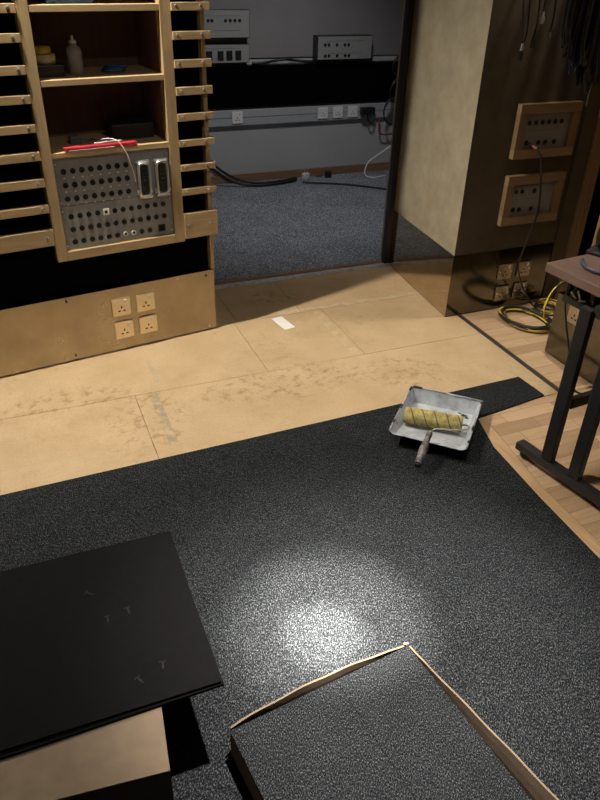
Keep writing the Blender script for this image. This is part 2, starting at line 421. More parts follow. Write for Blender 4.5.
# left wall: black cloth above a brass skirting
lw = MB().bb(-3.2, -.662, .032, .5, 0, 2.65).bb(-.178, -.012, .032, .5, 0, 2.65).bb(-.6618, -.1782, .032, .5, 0, .512).bb(-.6618, -.1782, .032, .5, 1.67, 2.65).bb(-.6618, -.1782, .30, .5, .5122, 1.6698).build('wall_left', 'black_cloth', loc=LO, rotz=LA); struct(lw)
struct(MB().bb(-.0115, .006, .002, .48, .315, 2.65).bb(-.0115, .004, .032, .48, 0, .315).build('trim_corner_post', 'birch_v', loc=LO, rotz=LA))
bl = struct(MB().bb(-3.2, .002, .0, .03, .008, .312, .001).build('baseboard_left', 'brass', loc=LO, rotz=LA))
scr = MB().cyl((0, 0, 0), (0, -.003, 0), .0045, 12).build('screw', 'black', bl, (-.692, 0, .293))
for s, z in ((-.040, .288), (-.689, .03), (-1.3, .293), (-1.3, .03)): copy_part(scr, bl, (s, 0, z))
MB().cyl((0, 0, 0), (0, -.004, 0), .007, 14).build('screw', 'chrome', bl, (-.036, 0, .028))
# doorway threshold
struct(MB().bb(.86, 2.06, 3.492, 3.535, -.018, .006, .002).bb(.86, 2.06, 3.497, 3.503, .006, .011, .001).build('trim_threshold', 'alu'))
struct(MB().bb(.86, 2.06, 3.537, 3.574, -.018, .008, .001).build('trim_threshold_timber', 'skirt_wood'))
struct(MB().bb(2.010, 2.042, 3.50, 3.54, .0125, 2.2, .002).build('trim_door_post', 'steel_black'))
struct(MB().bb(.6, 2.045, 3.52, 3.6, 2.2, 2.65).build('wall_lintel', 'grey_wall'))
# column
cb = struct(MB().prism([(CX, CY), (2.59, CY), (2.59, 3.62), (2.047, 3.62), (2.047, 3.51)], 0, 2.65).build('wall_column', ['olive']))
cb.data.materials.append(M['plaster'])
for p in cb.data.polygons:
    if p.normal.x < -.8: p.material_index = 1
dy = Vector((2.045-CX, 3.505-CY, 0)); dl = dy.length; du = dy/dl; dn = Vector((-du.y, du.x, 0))
a = Vector((CX, CY, 0)); e = a+dy
q = [a+dn*.004-du*.004, e+dn*.004, e+dn*.0005, a+dn*.0005-du*.0005]
struct(MB().prism([(v.x, v.y) for v in q], .006, .335).build('baseboard_column', 'brass_polished'))
struct(MB().prism([(CX-.004, CY-.004), (2.60, CY-.004), (2.60, CY-.0005), (CX, CY-.0005)], .006, .333).build('baseboard_column_front', 'brass_dark'))
# timber pier beside the column, black sheet for the shade of the gap, and wood wall beyond
struct(MB().bb(2.592, 2.675, CY-.012, 3.2, 0, 2.65).build('trim_pier_inner', 'olive'))
struct(MB().bb(2.676, 2.757, CY-.02, 3.2, 0, 2.65, .002).build('trim_pier', 'oak_v'))
struct(MB().bb(2.76, 3.7, CY+.05, 3.2, 0, 2.65).build('wall_gap_shade', 'black_cloth'))  # black sheet paints in the shadow gap between pier and wood wall
struct(MB().bb(2.36, 3.6, .4, 2.29, .335, 2.65).build('wall_right', 'wood_wall'))
pb = struct(MB().bb(2.235, 2.62, .4, 2.29, .004, .31, .002).build('baseboard_right', 'brass_dark'))
# back room
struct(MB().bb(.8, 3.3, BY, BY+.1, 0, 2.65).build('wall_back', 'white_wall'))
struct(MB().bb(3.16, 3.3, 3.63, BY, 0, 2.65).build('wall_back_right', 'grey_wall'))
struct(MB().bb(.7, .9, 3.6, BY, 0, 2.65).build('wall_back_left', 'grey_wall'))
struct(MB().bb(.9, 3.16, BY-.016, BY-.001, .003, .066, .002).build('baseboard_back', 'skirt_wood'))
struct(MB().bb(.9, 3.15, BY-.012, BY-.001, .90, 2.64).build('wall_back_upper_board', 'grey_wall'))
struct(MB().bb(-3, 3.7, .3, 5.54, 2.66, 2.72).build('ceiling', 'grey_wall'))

# ------------------------------------------------------------------ carpet
tag(MB().prism([(-2.6, .15), (1.505, .15), (1.512, 1.14), (1.522, 1.41), (1.545, 1.72), (1.60, 1.912), (1.974, 1.962), (1.964, 2.128), (-2.6, 2.005)], .0008, .0075).build('carpet', 'carpet'),
    'speckled charcoal carpet laid over the bare boards, with a narrow tongue at one corner', 'carpet')

# ------------------------------------------------------------------ shelving unit in the left wall
sh = thing('shelving_unit', 'light birch open shelving unit with grey socket panels below, set in black wall', 'shelf', L(-.418, 0, .475), LA)
X0, X1 = -.282, .281                      # outer edges in its own frame
def su(x0, x1, y0, y1, z0, z1, name, mt, bev=.001): return MB().bb(x0, x1, y0, y1, z0-.475, z1-.475, bev).build(name, mt, sh)
su(X0, X0+.042, -.012, .031, .475, 2.2, 'side_panel', 'birch_v')
su(X1-.044, X1, -.012, .031, .475, 2.2, 'side_panel', 'birch_v')
su(X0+.0425, X1-.0445, -.012, .031, .475, .513, 'bottom_rail', 'birch')
for z0, z1 in ((.886, .906), (1.142, 1.163), (1.383, 1.405), (1.64, 1.66)): su(X0+.0425, X1-.0445, -.010, .272, z0, z1, 'shelf', 'birch')
MB().bb(X0+.0425, X1-.0445, .274, .284, .04, 1.18).bb(X0+.0385, X0+.0422, .033, .284, .432, 1.18).bb(X1-.0442, X1-.0405, .033, .284, .432, 1.18).build('lining', 'shelf_in', sh)

# socket panels: XLR sockets etc. are sub-parts
def socket_mesh():
    b = MB()
    b.cyl((0, 0, 0), (0, -.0025, 0), .0105, 18)
    b.ring((0, -.003, 0), (0, 1, 0), .0098, .0012, 18, 6)
    for k in range(3):
        a = R(90+120*k); b.cyl((.0045*math.cos(a), -.0026, .0045*math.sin(a)), (.0045*math.cos(a), -.0032, .0045*math.sin(a)), .0016, 8, mi=1)
    b.box((0, -.003, .0095), (.006, .003, .004), 0, .0006)
    return b
xl0 = socket_mesh().build('xlr_socket', ['black', 'dark_hole'], None); XL = xl0.data
def sock(parent, x, z, y=0, name='xlr_socket', me=None):
    o = bpy.data.objects.new(name, me or XL); COL.objects.link(o); o.parent = parent; o.location = (x, y, z); return o
bpy.data.objects.remove(xl0)
wx = MB(); wx.cyl((0, 0, 0), (0, -.003, 0), .0105, 18); wx.cyl((0, -.003, 0), (0, -.0034, 0), .007, 12, mi=1)
for k in range(4): wx.box((.0062*math.cos(PI/4+k*PI/2), -.0037, .0062*math.sin(PI/4+k*PI/2)), (.003, .001, .003))
w0 = wx.build('white_marked_socket', ['plastic_white', 'black']); WX = w0.data; bpy.data.objects.remove(w0)
S0 = .418
up_p = MB().bb(-.657+S0, -.1815+S0, .004, .010, .6975-.475, .884-.475, .0005).build('upper_socket_panel', 'grey_metal', sh)
lo_p = MB().bb(-.657+S0, -.1815+S0, .004, .010, .515-.475, .6955-.475, .0005).build('lower_socket_panel', 'grey_metal', sh)
for z in (.832, .778, .724):
    for i in range(8): sock(up_p, -.620+.0361*i+S0, z-.475, .004)
for i in range(11):
    if i != 4: sock(lo_p, (-.617+.0365*i if i < 4 else -.435+.0355*(i-5))+S0, .652-.475, .004)
sock(lo_p, -.222+S0, .651-.475, .004)
for i in range(12): sock(lo_p, -.616+.0359*i+S0, .599-.475, .004)
for i in range(10): sock(lo_p, -.616+.0361*i+S0, .546-.475, .004, *(('white_marked_socket', WX) if i in (6, 7) else ()))
MB().bb(-.012, .012, -.004, 0, -.013, .013, .001).bb(-.008, .004, -.0045, -.004, -.006, .006, 0, 1).build('data_socket', ['plastic_white', 'black'], lo_p, (-.471+S0, .004, .652-.475))
MB().bb(-.016, .016, -.005, 0, -.016, .016, .003).bb(-.011, .011, -.006, -.005, -.009, .009, 0, 1).build('mains_inlet', ['black', 'dark_hole'], lo_p, (-.236+S0, .004, .548-.475))
# white number tags below the sockets
t0 = MB().bb(-.004, .004, -.0012, 0, -.0025, .0025).build('number_tag', 'plastic_white'); TG = t0.data; bpy.data.objects.remove(t0)
for z in (.806, .752, .700):
    for i in range(8): sock(up_p, -.620+.0361*i+S0, z-.475, .004, 'number_tag', TG)
def multipin(x):
    b = MB()
    b.bb(-.015, .015, -.024, 0, -.056, .056, .004, 1)
    b.ring((0, -.024, 0), (0, 1, 0), .001, .001, 8, 6)
    pts = [(-.022, -.020, -.05), (-.022, -.020, .05), (-.012, -.020, .066), (.012, -.020, .066), (.022, -.020, .05), (.022, -.020, -.05), (.012, -.020, -.066), (-.012, -.020, -.066)]
    b.tube(pts, .0062, 8, closed=True, sub=2)
    b.bb(-.028, .028, -.012, 0, .066, .078, .002).bb(-.03, .03, -.014, 0, -.079, -.066, .002)
    for sx in (-1, 1):
        b.cyl((sx*.025, 0, .072), (sx*.025, -.018, .072), .005, 12).cyl((sx*.025, 0, -.072), (sx*.025, -.018, -.072), .006, 12)
        b.bb(sx*.028-.006, sx*.028+.006, -.02, -.001, -.062, -.044, .002)
    for i in range(6):
        b.bb(-.012, .012, -.0255, -.024, -.05+.018*i, -.04+.018*i, 0, 2)
    b.build('multipin_connector', ['chrome', 'black', 'dark_hole'], up_p, (x+S0, .004, .767-.475))
multipin(-.300); multipin(-.222)
for pn, zs in ((up_p, (.862, .712)), (lo_p, (.676, .532))):
    first = None
    for x in (-.648, -.190):
        for z in zs:
            if first is None: first = MB().cyl((0, 0, 0), (0, -.003, 0), .0035, 12).build('panel_screw', 'chrome', pn, (x+S0, .004, z-.475))
            else: copy_part(first, pn, (x+S0, .004, z-.475))

# things on the shelves
def on(s, d, z): return L(s, d, z)
def roll(name, label, cat, mt, s, z, r, h, d=.12, g=None):
    return tag(MB().lathe([(r*.62, 0), (r, 0), (r, h), (r*.62, h)]).build(name, mt, None, on(s, d, z)), label, cat, g)
tag(MB().bb(-.055, .055, -.055, .055, 0, .040, .003).bb(-.05, .05, -.056, -.05, .022, .026, 0).build('storage_tin', 'black', None, on(-.598, .12, 1.1635), LA),
    'flat black box under the tape rolls on the upper shelf', 'box')
roll('tape_roll', 'cream masking tape roll lying on the flat black box', 'tape', 'cream', -.603, 1.204, .043, .032)
roll('tape_roll', 'yellow tape roll on top of the cream roll', 'tape', 'yellow', -.610, 1.2365, .037, .024)
bt = thing('squeeze_bottle', 'frosted squeeze bottle with pale nozzle standing on the upper shelf', 'bottle', on(-.487, .12, 1.1635), LA)
MB().lathe([(.026, 0), (.029, .004), (.029, .075), (.026, .088), (.013, .098), (.012, .104)]).build('bottle_body', 'bottle', bt)
MB().lathe([(.014, .1042), (.014, .114), (.006, .116), (.003, .132)], seg=16).build('nozzle', 'plastic_white', bt)
b = MB()
for k in range(3): b.ring((.006*k-.006, 0, .0045+.0085*k), (0, .02*k, 1), .045-.002*k, .004, 28, 6)
tag(b.build('cable_coil', 'blue', None, on(-.335, .12, 1.1635), LA), 'small blue cable coil lying at the back of the upper shelf', 'cable')
tag(MB().bb(-.09, .09, -.05, .05, 0, .06, .004).bb(-.088, .088, -.0515, -.05, .04, .044).build('equipment_case', 'black', None, on(-.29, .15, .9065), LA),
    'dark low case at the back of the lower shelf', 'case')
ad = thing('power_adaptor', 'small grey adaptor lying on the lower shelf above the red ruler', 'adaptor', on(-.53, .12, .9065), LA)
MB().bb(-.022, .022, -.018, .018, 0, .03, .004).build('adaptor_body', 'grey_cable', ad)
MB().tube([(.022, 0, .015), (.05, -.01, .012), (.075, .02, .006), (.09, .0, .005)], .003, 6).build('lead', 'grey_cable', ad)
bx = thing('storage_box', 'blue box on the topmost shelf, only its lower edge in view', 'box', on(-.50, .09, 1.4055), LA)
MB().bb(-.085, .085, -.06, .06, 0, .09, .004).build('box_body', 'blue', bx)
MB().bb(-.088, .088, -.063, .063, .0905, .105, .003).build('lid', 'plastic_white', bx)
# red ruler across the ledge, two white cable ties
rl = thing('straightedge', 'red plastic straightedge lying along the ledge above the socket panels', 'ruler', on(-.46, .001, .9065), LA)
MB().bb(-.145, .145, -.012, .012, 0, .016, .003).build('bar', 'red', rl)
MB().bb(-.13, .05, -.0128, -.0121, .003, .006, .0002).build('printed_line', 'plastic_white', rl)
tag(MB().tube([(-.001, .012, .022), (.03, -.002, .026), (.06, -.022, .016), (.085, -.032, -.03), (.10, -.03, -.08), (.112, -.02, -.12), (.118, -.010, -.152)], .0022, 6).build('cable_tie', 'white_cable', None, on(-.455, .001, .915), LA),
    'long white cable tie hanging from the red straightedge down over the sockets', 'cable tie')
tag(MB().tube([(-.055, .008, 0), (-.02, .0, .003), (.02, .004, .002), (.055, .0, .004)], .0022, 6).build('cable_tie', 'white_cable', None, on(-.43, .001, .926), LA),
    'short white cable tie lying flat across the red straightedge', 'cable tie')

# ------------------------------------------------------------------ slatted panels either side
def slats(label, s0, s1, rows, screws, post):
    t = thing('slatted_panel', label, 'wall panel', L(s0, 0, .48), LA)
    for i, (zt, zb) in enumerate(rows):
        sl = MB().bb(0, s1-s0, -.020, 0, zb-.48, zt-.48, .001).build('slat', 'birch', t)
        for x in screws:
            MB().cyl((0, 0, 0), (0, -.006, 0), .0042, 12).cyl((0, 0, 0), (0, -.0015, 0), .006, 12).build('screw', 'chrome', sl, (x-s0, -.020, (zt+zb)/2-.48+.003))
        if post:   # short returns that carry the slats round the corner
            MB().bb(s1-s0-.016, s1-s0, .0, .10, zb-.48+.001, zt-.48-.001, .001).build('return_piece', 'birch', sl)
    return t
rows = [(1.61, 1.582), (1.51, 1.482), (1.411, 1.382), (1.320, 1.291), (1.218, 1.188), (1.120, 1.091), (1.019, .990), (.9195, .888), (.8195, .788), (.7175, .686), (.618, .552)]
slats('wide black wall panel with light wood slats, left of the shelving', -1.5, -.702, rows, (-.728, -1.1, -1.45), False)
rows = [(1.61, 1.582), (1.51, 1.482), (1.410, 1.382), (1.3115, 1.283), (1.212, 1.183), (1.112, 1.082), (1.0115, .984), (.908, .882), (.8075, .782), (.7055, .679), (.598, .487)]
slats('narrow ladder of short light wood slats between shelving and doorway', -.136, .022, rows, (-.118, -.017), True)

# ------------------------------------------------------------------ mains sockets
def mains(label, loc, rz, mt, pins='dark_hole', group=None, swm='plastic_white', src=None):
    t = thing('mains_socket', label, 'socket', loc, rz, group)
    if src:
        for ch in [x for x in COL.objects if x.parent == src]:
            c = ch.copy(); COL.objects.link(c); c.parent = t
        return t
    MB().bb(-.0425, .0425, -.008, 0, -.0425, .0425, .003).build('plate', mt, t)
    MB().box((.020, -.0095, .024), (.010, .005, .018), 0, .0015, rot=Matrix.Rotation(.15, 3, 'X')).build('switch', swm, t)
    for x, z, wd, hh in ((0, -.001, .006, .011), (-.0115, -.018, .011, .006), (.0115, -.018, .011, .006)):
        MB().bb(x-wd/2, x+wd/2, -.0086, -.0081, z-hh/2, z+hh/2).build('pin_hole', pins, t)
    for x in (-.032, .032): MB().cyl((x, -.008, 0), (x, -.0092, 0), .0028, 10).build('fixing_screw', 'chrome', t)
    return t
G = 'brass sockets on the skirting of the left wall'
s1 = mains('brass mains socket on the brass skirting, upper left of four', L(-.459, -.0005, .220), LA, 'plate_brass', group=G)
mains('brass mains socket on the brass skirting, upper right of four', L(-.345, -.0005, .219), LA, 'plate_brass', group=G, src=s1)
mains('brass mains socket on the brass skirting, lower left of four', L(-.457, -.0005, .107), LA, 'plate_brass', group=G, src=s1)
mains('brass mains socket on the brass skirting, lower right of four', L(-.342, -.0005, .107), LA, 'plate_brass', group=G, src=s1)
G = 'steel sockets low on the column'
c1 = mains('steel mains socket low on the dark column, upper left of four', (CX+.322, CY-.0045, .214), 0, 'plate_chrome', group=G, swm='chrome')
mains('steel mains socket low on the dark column, upper right of four', (CX+.438, CY-.0045, .214), 0, 'plate_chrome', group=G, src=c1)
mains('steel mains socket low on the dark column, lower left of four', (CX+.327, CY-.0045, .092), 0, 'plate_chrome', group=G, src=c1)
mains('steel mains socket low on the dark column, lower right of four', (CX+.440, CY-.0045, .096), 0, 'plate_chrome', group=G, src=c1)
mains('steel mains socket on the brass plinth beneath the brown table', (2.2345, 2.155, .255), -PI/2, 'plate_chrome', src=c1)

# ------------------------------------------------------------------ framed socket panels on the column
def framed(label, x0, x1, z0, z1, holes, slot_black=True):
    t = thing('framed_socket_panel', label, 'socket panel', (CX+x0, CY-.001, z0), 0, 'framed socket panels on the column')
    W, H, fw = x1-x0, z1-z0, .042; y0 = -.030
    for nm, a in (('frame_rail', (0, W, 0, fw)), ('frame_rail', (0, W, H-fw, H))):
        MB().bb(a[0], a[1], y0, 0, a[2], a[3], .0015).build(nm, 'oak', t)
    for a in ((0, fw), (W-fw, W)): MB().bb(a[0], a[1], y0, 0, fw+.0005, H-fw-.0005, .0015).build('frame_stile', 'oak_v', t)
    p = MB().bb(fw+.0005, W-fw-.0005, -.008, -.001, fw+.0005, H-fw-.0005).build('socket_plate', 'grey_box', t)
    for x, z in holes: sock(p, x-x0, z-z0, -.008)
    b = MB()
    for z in (H-fw-.012, H/2+.0): b.bb(fw+.03, W-fw-.06, -.0083, -.0081, z, z+.002)
    b.build('lettering_lines', 'grey_cable', p)
    return t
framed('upper wood framed grey socket panel on the dark column, with a black lead plugged in', .220, .566, .788, 1.029,
       [(.296+.0365*i, .944) for i in range(6)]+[(.367, .854), (.406, .853), (.458, .853), (.298, .856)])
framed('lower wood framed grey socket panel on the dark column, nothing plugged in', .221, .560, .468, .709,
       [(.295, .627), (.330, .626), (.403, .624), (.295, .539), (.331, .537), (.403, .536)])
# lead from the upper panel to the floor
ld = thing('microphone_lead', 'black lead with red plug dropping from the upper framed panel to the floor', 'cable', (CX+.298, CY-.012, .856))
MB().cyl((0, -.001, 0), (0, -.05, -.004), .009, 14).build('plug', 'black', ld)
MB().cyl((0, -.0505, -.004), (.006, -.075, -.010), .0085, 14, .006).build('strain_relief', 'red_cable', ld)
MB().tube([(.006, -.0755, -.011), (.02, -.095, -.045), (.051, -.091, -.15), (.071, -.091, -.296), (.045, -.091, -.442), (.02, -.091, -.555), (.047, -.091, -.644), (.11, -.085, -.74), (.18, -.075, -.82), (.24, -.05, -.8495), (.34, -.04, -.8495)], .0046, 8).build('cord', 'black_cable', ld)

# ------------------------------------------------------------------ cables hanging from a rack above the panels
rk = thing('cable_rack', 'dark rack of wall hooks above the framed panels, above the frame', 'rack', (CX+.03, CY-.001, 1.80))
MB().bb(0, .57, -.02, 0, -.03, .03, .003).build('rail', 'steel_black', rk)
hooks = [.07, .13, .19, .25, .31, .37, .43, .49, .53]
for hx in hooks: MB().tube([(hx, -.02, 0), (hx, -.07, -.004), (hx, -.10, .006), (hx, -.11, .02)], .004, 6).build('hook', 'steel_black', rk)
def strand(label, x, z_end, dx, mt, conn, cl, r=.0035, two=False, g='single cables hanging down the column'):
    t = thing('hanging_cable', label, 'cable', (CX+x, CY-.045, z_end), 0, g)
    H = 1.80-z_end-.005
    for k in ((-.012, .012) if two else (0,)):
        MB().tube([(k*.3, 0, cl), (k*1.0, .0, cl+.05), (-dx*.5+k*1.3, .0, H*.5), (-dx, -.012, H)], r, 6).build('cord', mt, t)
    if conn: MB().cyl((0, 0, 0), (0, 0, cl*.55), .010, 12).cyl((0, 0, cl*.55), (0, 0, cl), .008, 12, .005, 1).build('connector', conn, t)
    return t
strand('twin black cable ending in a black box connector, nearest the column corner', .150, 1.215, .05, 'black_cable', ['black', 'chrome'], .065, two=True)
strand('thin dark cable ending in a slim black plug beside the twin cable', .205, 1.262, .02, 'black_cable', ['black', 'black'], .07)
strand('dark cable with a silver plug, highest of the single hanging cables', .228, 1.352, .0, 'black_cable', ['chrome', 'chrome'], .045)
strand('dark cable with a small grey plug hanging beside the cable mass', .285, 1.300, .02, 'black_cable', ['grey_cable', 'grey_cable'], .04)
rnd = random.Random(5)
def bundle(label, x, zb, wd, mt, n, dep, hx):
    b = MB(); H = 1.80-zb
    for k in range(n):
        o1 = rnd.uniform(-.012, .012); wv = wd*rnd.uniform(.7, 1.15); dz = rnd.uniform(0, .05); dd = dep+rnd.uniform(-.012, .012)
        b.tube([(hx-x+o1*.4, -.055, H+.006), (-wv+o1, -dd, H*.62), (-wv*1.1+o1, -dd, .10+dz), (-wv*.55+o1, -dd-.008, .022+dz), (o1, -dd, dz), (wv*.6+o1, -dd+.004, .03+dz), (wv*1.1+o1, -dd, .12+dz), (wv*.9+o1, -dd, H*.6), (hx-x+.006+o1*.4, -.055, H+.004)], .0058, 6)
    return tag(b.build('coiled_cable', mt, None, (CX+x, CY-.005, zb)), label, 'cable', 'coiled cables hung on the rack')
ORD = ('first', 'second', 'third', 'fourth', 'fifth', 'sixth', 'seventh', 'eighth')
for k_, (x, zb, mt) in enumerate(((.345, 1.235, 'black_cable'), (.385, 1.215, 'navy_cable'), (.42, 1.15, 'navy_cable'), (.445, 1.19, 'black_cable'), (.475, 1.10, 'navy_cable'), (.50, 1.075, 'black_cable'), (.53, 1.13, 'navy_cable'), (.565, 1.10, 'navy_cable'))):
    hx = min((h+.03 for h in hooks), key=lambda h: abs(h-x))
    bundle(('black' if mt == 'black_cable' else 'dark navy')+' coiled cable, '+ORD[k_]+' in the dense bunch counting from the single hanging cables', x, zb, .022, mt, 5, .05+rnd.uniform(0, .05), hx)
bundle('tan coiled cable in the dense bunch hung above the framed panels', .60, 1.085, .018, 'tan_cable', 3, .10, .56)
bundle('black coiled cable furthest from the column corner, over the pier edge', .645, 1.13, .022, 'black_cable', 4, .11, .56)

# ------------------------------------------------------------------ cable coil on the floor
b = MB()
def loop(cx, cy, rx, ry, z, rot=0, ph=0, tilt=0):
    pts = []
    for k in range(16):
        a = 2*PI*k/16+ph; x, y = rx*math.cos(a), ry*math.sin(a)
        pts.append((cx+x*math.cos(rot)-y*math.sin(rot), cy+x*math.sin(rot)+y*math.cos(rot), z+tilt*math.sin(a)+.002*math.sin(3*a)))
    return pts
ccx, ccy = 2.345, 2.585
for k in range(6):
    b.tube(loop(ccx+.007*math.cos(k*2.1), ccy+.007*math.sin(k*2.1), .085+.008*(k % 3), .135+.010*(k % 2), .0085+.010*(k//2)+.003*(k % 2), .15+.05*k, k*1.3), .0062, 8, True, 3, uv=True)
tag(b.build('cable_coil', 'stripe'), 'large coil of black cable with yellow line flat on the parquet', 'cable')
b = MB()
for k in range(4): b.tube(loop(2.535+.006*k, 2.66, .06+.006*(k % 2), .065, .008+.0095*k, .6, k), .005, 8, True, 3, uv=True)
tag(b.build('cable_coil', 'stripe'), 'smaller coil of black and yellow cable close to the column', 'cable')
tag(MB().tube([(2.40, 2.50, .055), (2.345, 2.46, .085), (2.325, 2.45, .14), (2.336, 2.45, .19), (2.364, 2.45, .24), (2.411, 2.45, .268), (2.46, 2.44, .26), (2.50, 2.43, .20), (2.53, 2.42, .09), (2.56, 2.42, .006)], .0065, 8, uv=True).build('trailing_cable', 'stripe'),
    'yellow lined cable arching up from the coil beside the brass plinth', 'cable')

# ------------------------------------------------------------------ table at the right
TR = R(6)
tb = thing('work_table', 'brown topped table on a black steel frame with T feet', 'table', (1.648, 1.776, 0), TR)
MB().bb(0, .56, -1.3, 0, .688, .72, .003).build('tabletop', 'walnut', tb)
def tl(P):   # world -> table frame
    v = Matrix.Rotation(-TR, 3, 'Z') @ (Vector(P)-Vector((1.648, 1.776, 0))); return v
f0, f1 = tl((1.615, 1.668, 0)), tl((1.74, .93, 0))
ang = math.atan2(f1.y-f0.y, f1.x-f0.x); fl_ = (f1-f0).length; mid = (f0+f1)/2
MB().box((mid.x, mid.y, .043), (fl_, .042, .030), ang, .004).build('foot_bar', 'steel_black', tb)
du_ = (f1-f0).normalized()
for t_ in (.035, fl_-.035):
    p_ = f0+du_*t_
    MB().lathe([(.016, .0086 if t_ < .1 else .0086), (.018, .012), (.018, .017), (.006, .018), (.006, .0278)], (p_.x, p_.y, 0), 16).build('levelling_foot', 'black', tb)
lp = []
for t_ in (.135, .255):
    p_ = f0+du_*t_; lp.append(p_)
    MB().box((p_.x, p_.y, .36), (.045, .028, .60), ang, .003).build('leg', 'steel_black', tb)
p_ = (lp[0]+lp[1])/2
MB().box((mid.x, mid.y, .675), (fl_*.55, .042, .024), ang, .003).build('top_bearer', 'steel_black', tb)
q_ = lp[0]+Vector((.035, 0, 0))
MB().bb(q_.x, q_.x+.40, q_.y-.012, q_.y+.012, .27, .31, .003).build('stretcher', 'steel_black', tb)
MB().bb(q_.x+.401, q_.x+.44, q_.y-.02, q_.y+.02, .0086, .686, .003).build('leg', 'steel_black', tb)
tray_ = MB().bb(.085, .30, -.21, -.03, .575, .579).bb(.085, .088, -.21, -.03, .579, .60).bb(.297, .30, -.21, -.03, .579, .60).bb(.10, .104, -.15, -.13, .579, .687).bb(.28, .284, -.15, -.13, .579, .687)
tray_.build('cable_basket', 'steel_black', tb)
pl_ = thing('power_lead', 'black power lead with white tags bundled in the basket under the brown tabletop', 'cable', (1.648, 1.776, 0), TR)
b = MB()
for k in range(4):
    b.tube([(.10+.012*k, -.05, .587+.012*k), (.12+.02*k, -.12, .60+.012*k), (.15, -.20, .588+.013*k), (.25, -.17, .592+.013*k), (.26-.012*k, -.08, .59+.012*k), (.16, -.045, .588+.012*k)], .008, 8, True)
b.build('cord', 'black_cable', pl_)
for x, y, z, a_ in ((.092, -.075, .615, .5), (.087, -.12, .612, -.3), (.09, -.10, .625, 1.0)):
    MB().box((x-.010, y, z), (.003, .030, .007), 0, .0006, rot=Matrix.Rotation(a_, 3, 'X')).build('white_tag', 'plastic_white', pl_)
tag(MB().tube([(.03, .0, .008), (.008, -.028, .0075), (-.004, -.06, .0075), (-.002, -.095, .0075), (.02, -.125, .0075), (.08, -.16, .0075)], .0065, 8).build('thin_cable', 'blue_cable', None, (1.738, 1.74, .7205)),
    'slate blue cable curled on the brown tabletop', 'cable')
kb = thing('keyboard_drawer', 'thin black slab lying across the back of the brown table', 'device', (1.835, 1.83-.03, .7205), R(-62))
MB().bb(0, .45, 0, .14, .0, .012, .003).build('slab', 'black', kb)
hp = thing('headphones', 'black headphones resting on the slab at the back of the table', 'headphones', (1.975, 1.78, .733), R(-30))
MB().tube([(-.07, 0, .03), (-.06, .0, .06), (-.03, 0, .085), (0, 0, .092), (.03, 0, .085), (.06, 0, .06), (.07, 0, .03)], .007, 8).build('headband', 'black', hp)
for sx in (-1, 1): MB().cyl((sx*.055, 0, .034), (sx*.085, 0, .034), .034, 20).build('ear_cup', 'black', hp)
tag(MB().tube([(2.11, 2.11, .56), (2.10, 2.105, .39), (2.10, 2.072, .29), (2.10, 2.03, .21), (2.105, 1.98, .10), (2.12, 1.95, .012), (2.15, 1.90, .006)], .0045, 8).build('dangling_lead', 'black_cable'), 'black lead dangling from under the table in front of the brass plinth', 'cable')

# ------------------------------------------------------------------ paint tray and roller
PT = Vector((1.394, 1.901, .0078)); PA = math.atan2(-.688, .726)
pt = thing('paint_tray', 'metal paint tray smeared with white and black, set on the carpet edge', 'paint tray', PT, PA)
hx, hy = .145, .178
def tray_z(v): # v: 0 near .. 1 far
    return .048 if v < .06 else (.048-.043*min(1, (v-.06)/.66))
front = []; back = []
NU, NV = 22, 26
def prof(u, v):
    x = (u*2-1)*hx; y = (v*2-1)*hy; fl = tray_z(v)
    edge = min((1-abs(u*2-1))*hx, (1-v)*hy*2)   # distance to the three walls
    nearw = v*hy*2
    top = .062+.008*(1-v)
    k = max(0, 1-edge/.022); k2 = max(0, 1-nearw/.012)
    z = fl+(top-fl)*min(1, k**.8) if k > 0 else fl
    if k2 > 0: z = max(z, fl+(.058-fl)*k2)
    return x, y, z
us = [0, .02, .05, .08, .11]+[.11+.78*i/12 for i in range(1, 12)]+[.89, .92, .95, .98, 1]
vs = [0, .015, .035, .06]+[.06+.84*i/16 for i in range(1, 16)]+[.90, .93, .95, .965, .98, 1]
for u in us:
    front.append([Vector(prof(u, v)) for v in vs])
    back.append([Vector(prof(u, v))+Vector((math.copysign(.0016, u-.5) if u in (0, 1) else 0, .0016 if v == 1 else (-.0016 if v == 0 else 0), -.0016)) for v in vs])
MB().grid_solid(front, back).build('pan', 'tray', pt)
rim = [(-hx, -hy, .0715), (-hx, 0, .067), (-hx, hy, .0635), (0, hy, .0635), (hx, hy, .0635), (hx, 0, .067), (hx, -hy, .0715)]
rb = MB()
for p0, p1 in zip(rim, rim[1:]): rb.tube([p0, p1], .0035, 8, sub=1)
rb.build('rolled_rim', 'tray', pt)
for sx in (-1, 1): MB().tube([(sx*.10, -hy+.02, .045), (sx*.105, -hy+.012, .0035), (sx*.07, -hy+.012, .0035), (sx*.065, -hy+.02, .045)], .003, 6, sub=1).build('support_leg', 'black', pt)
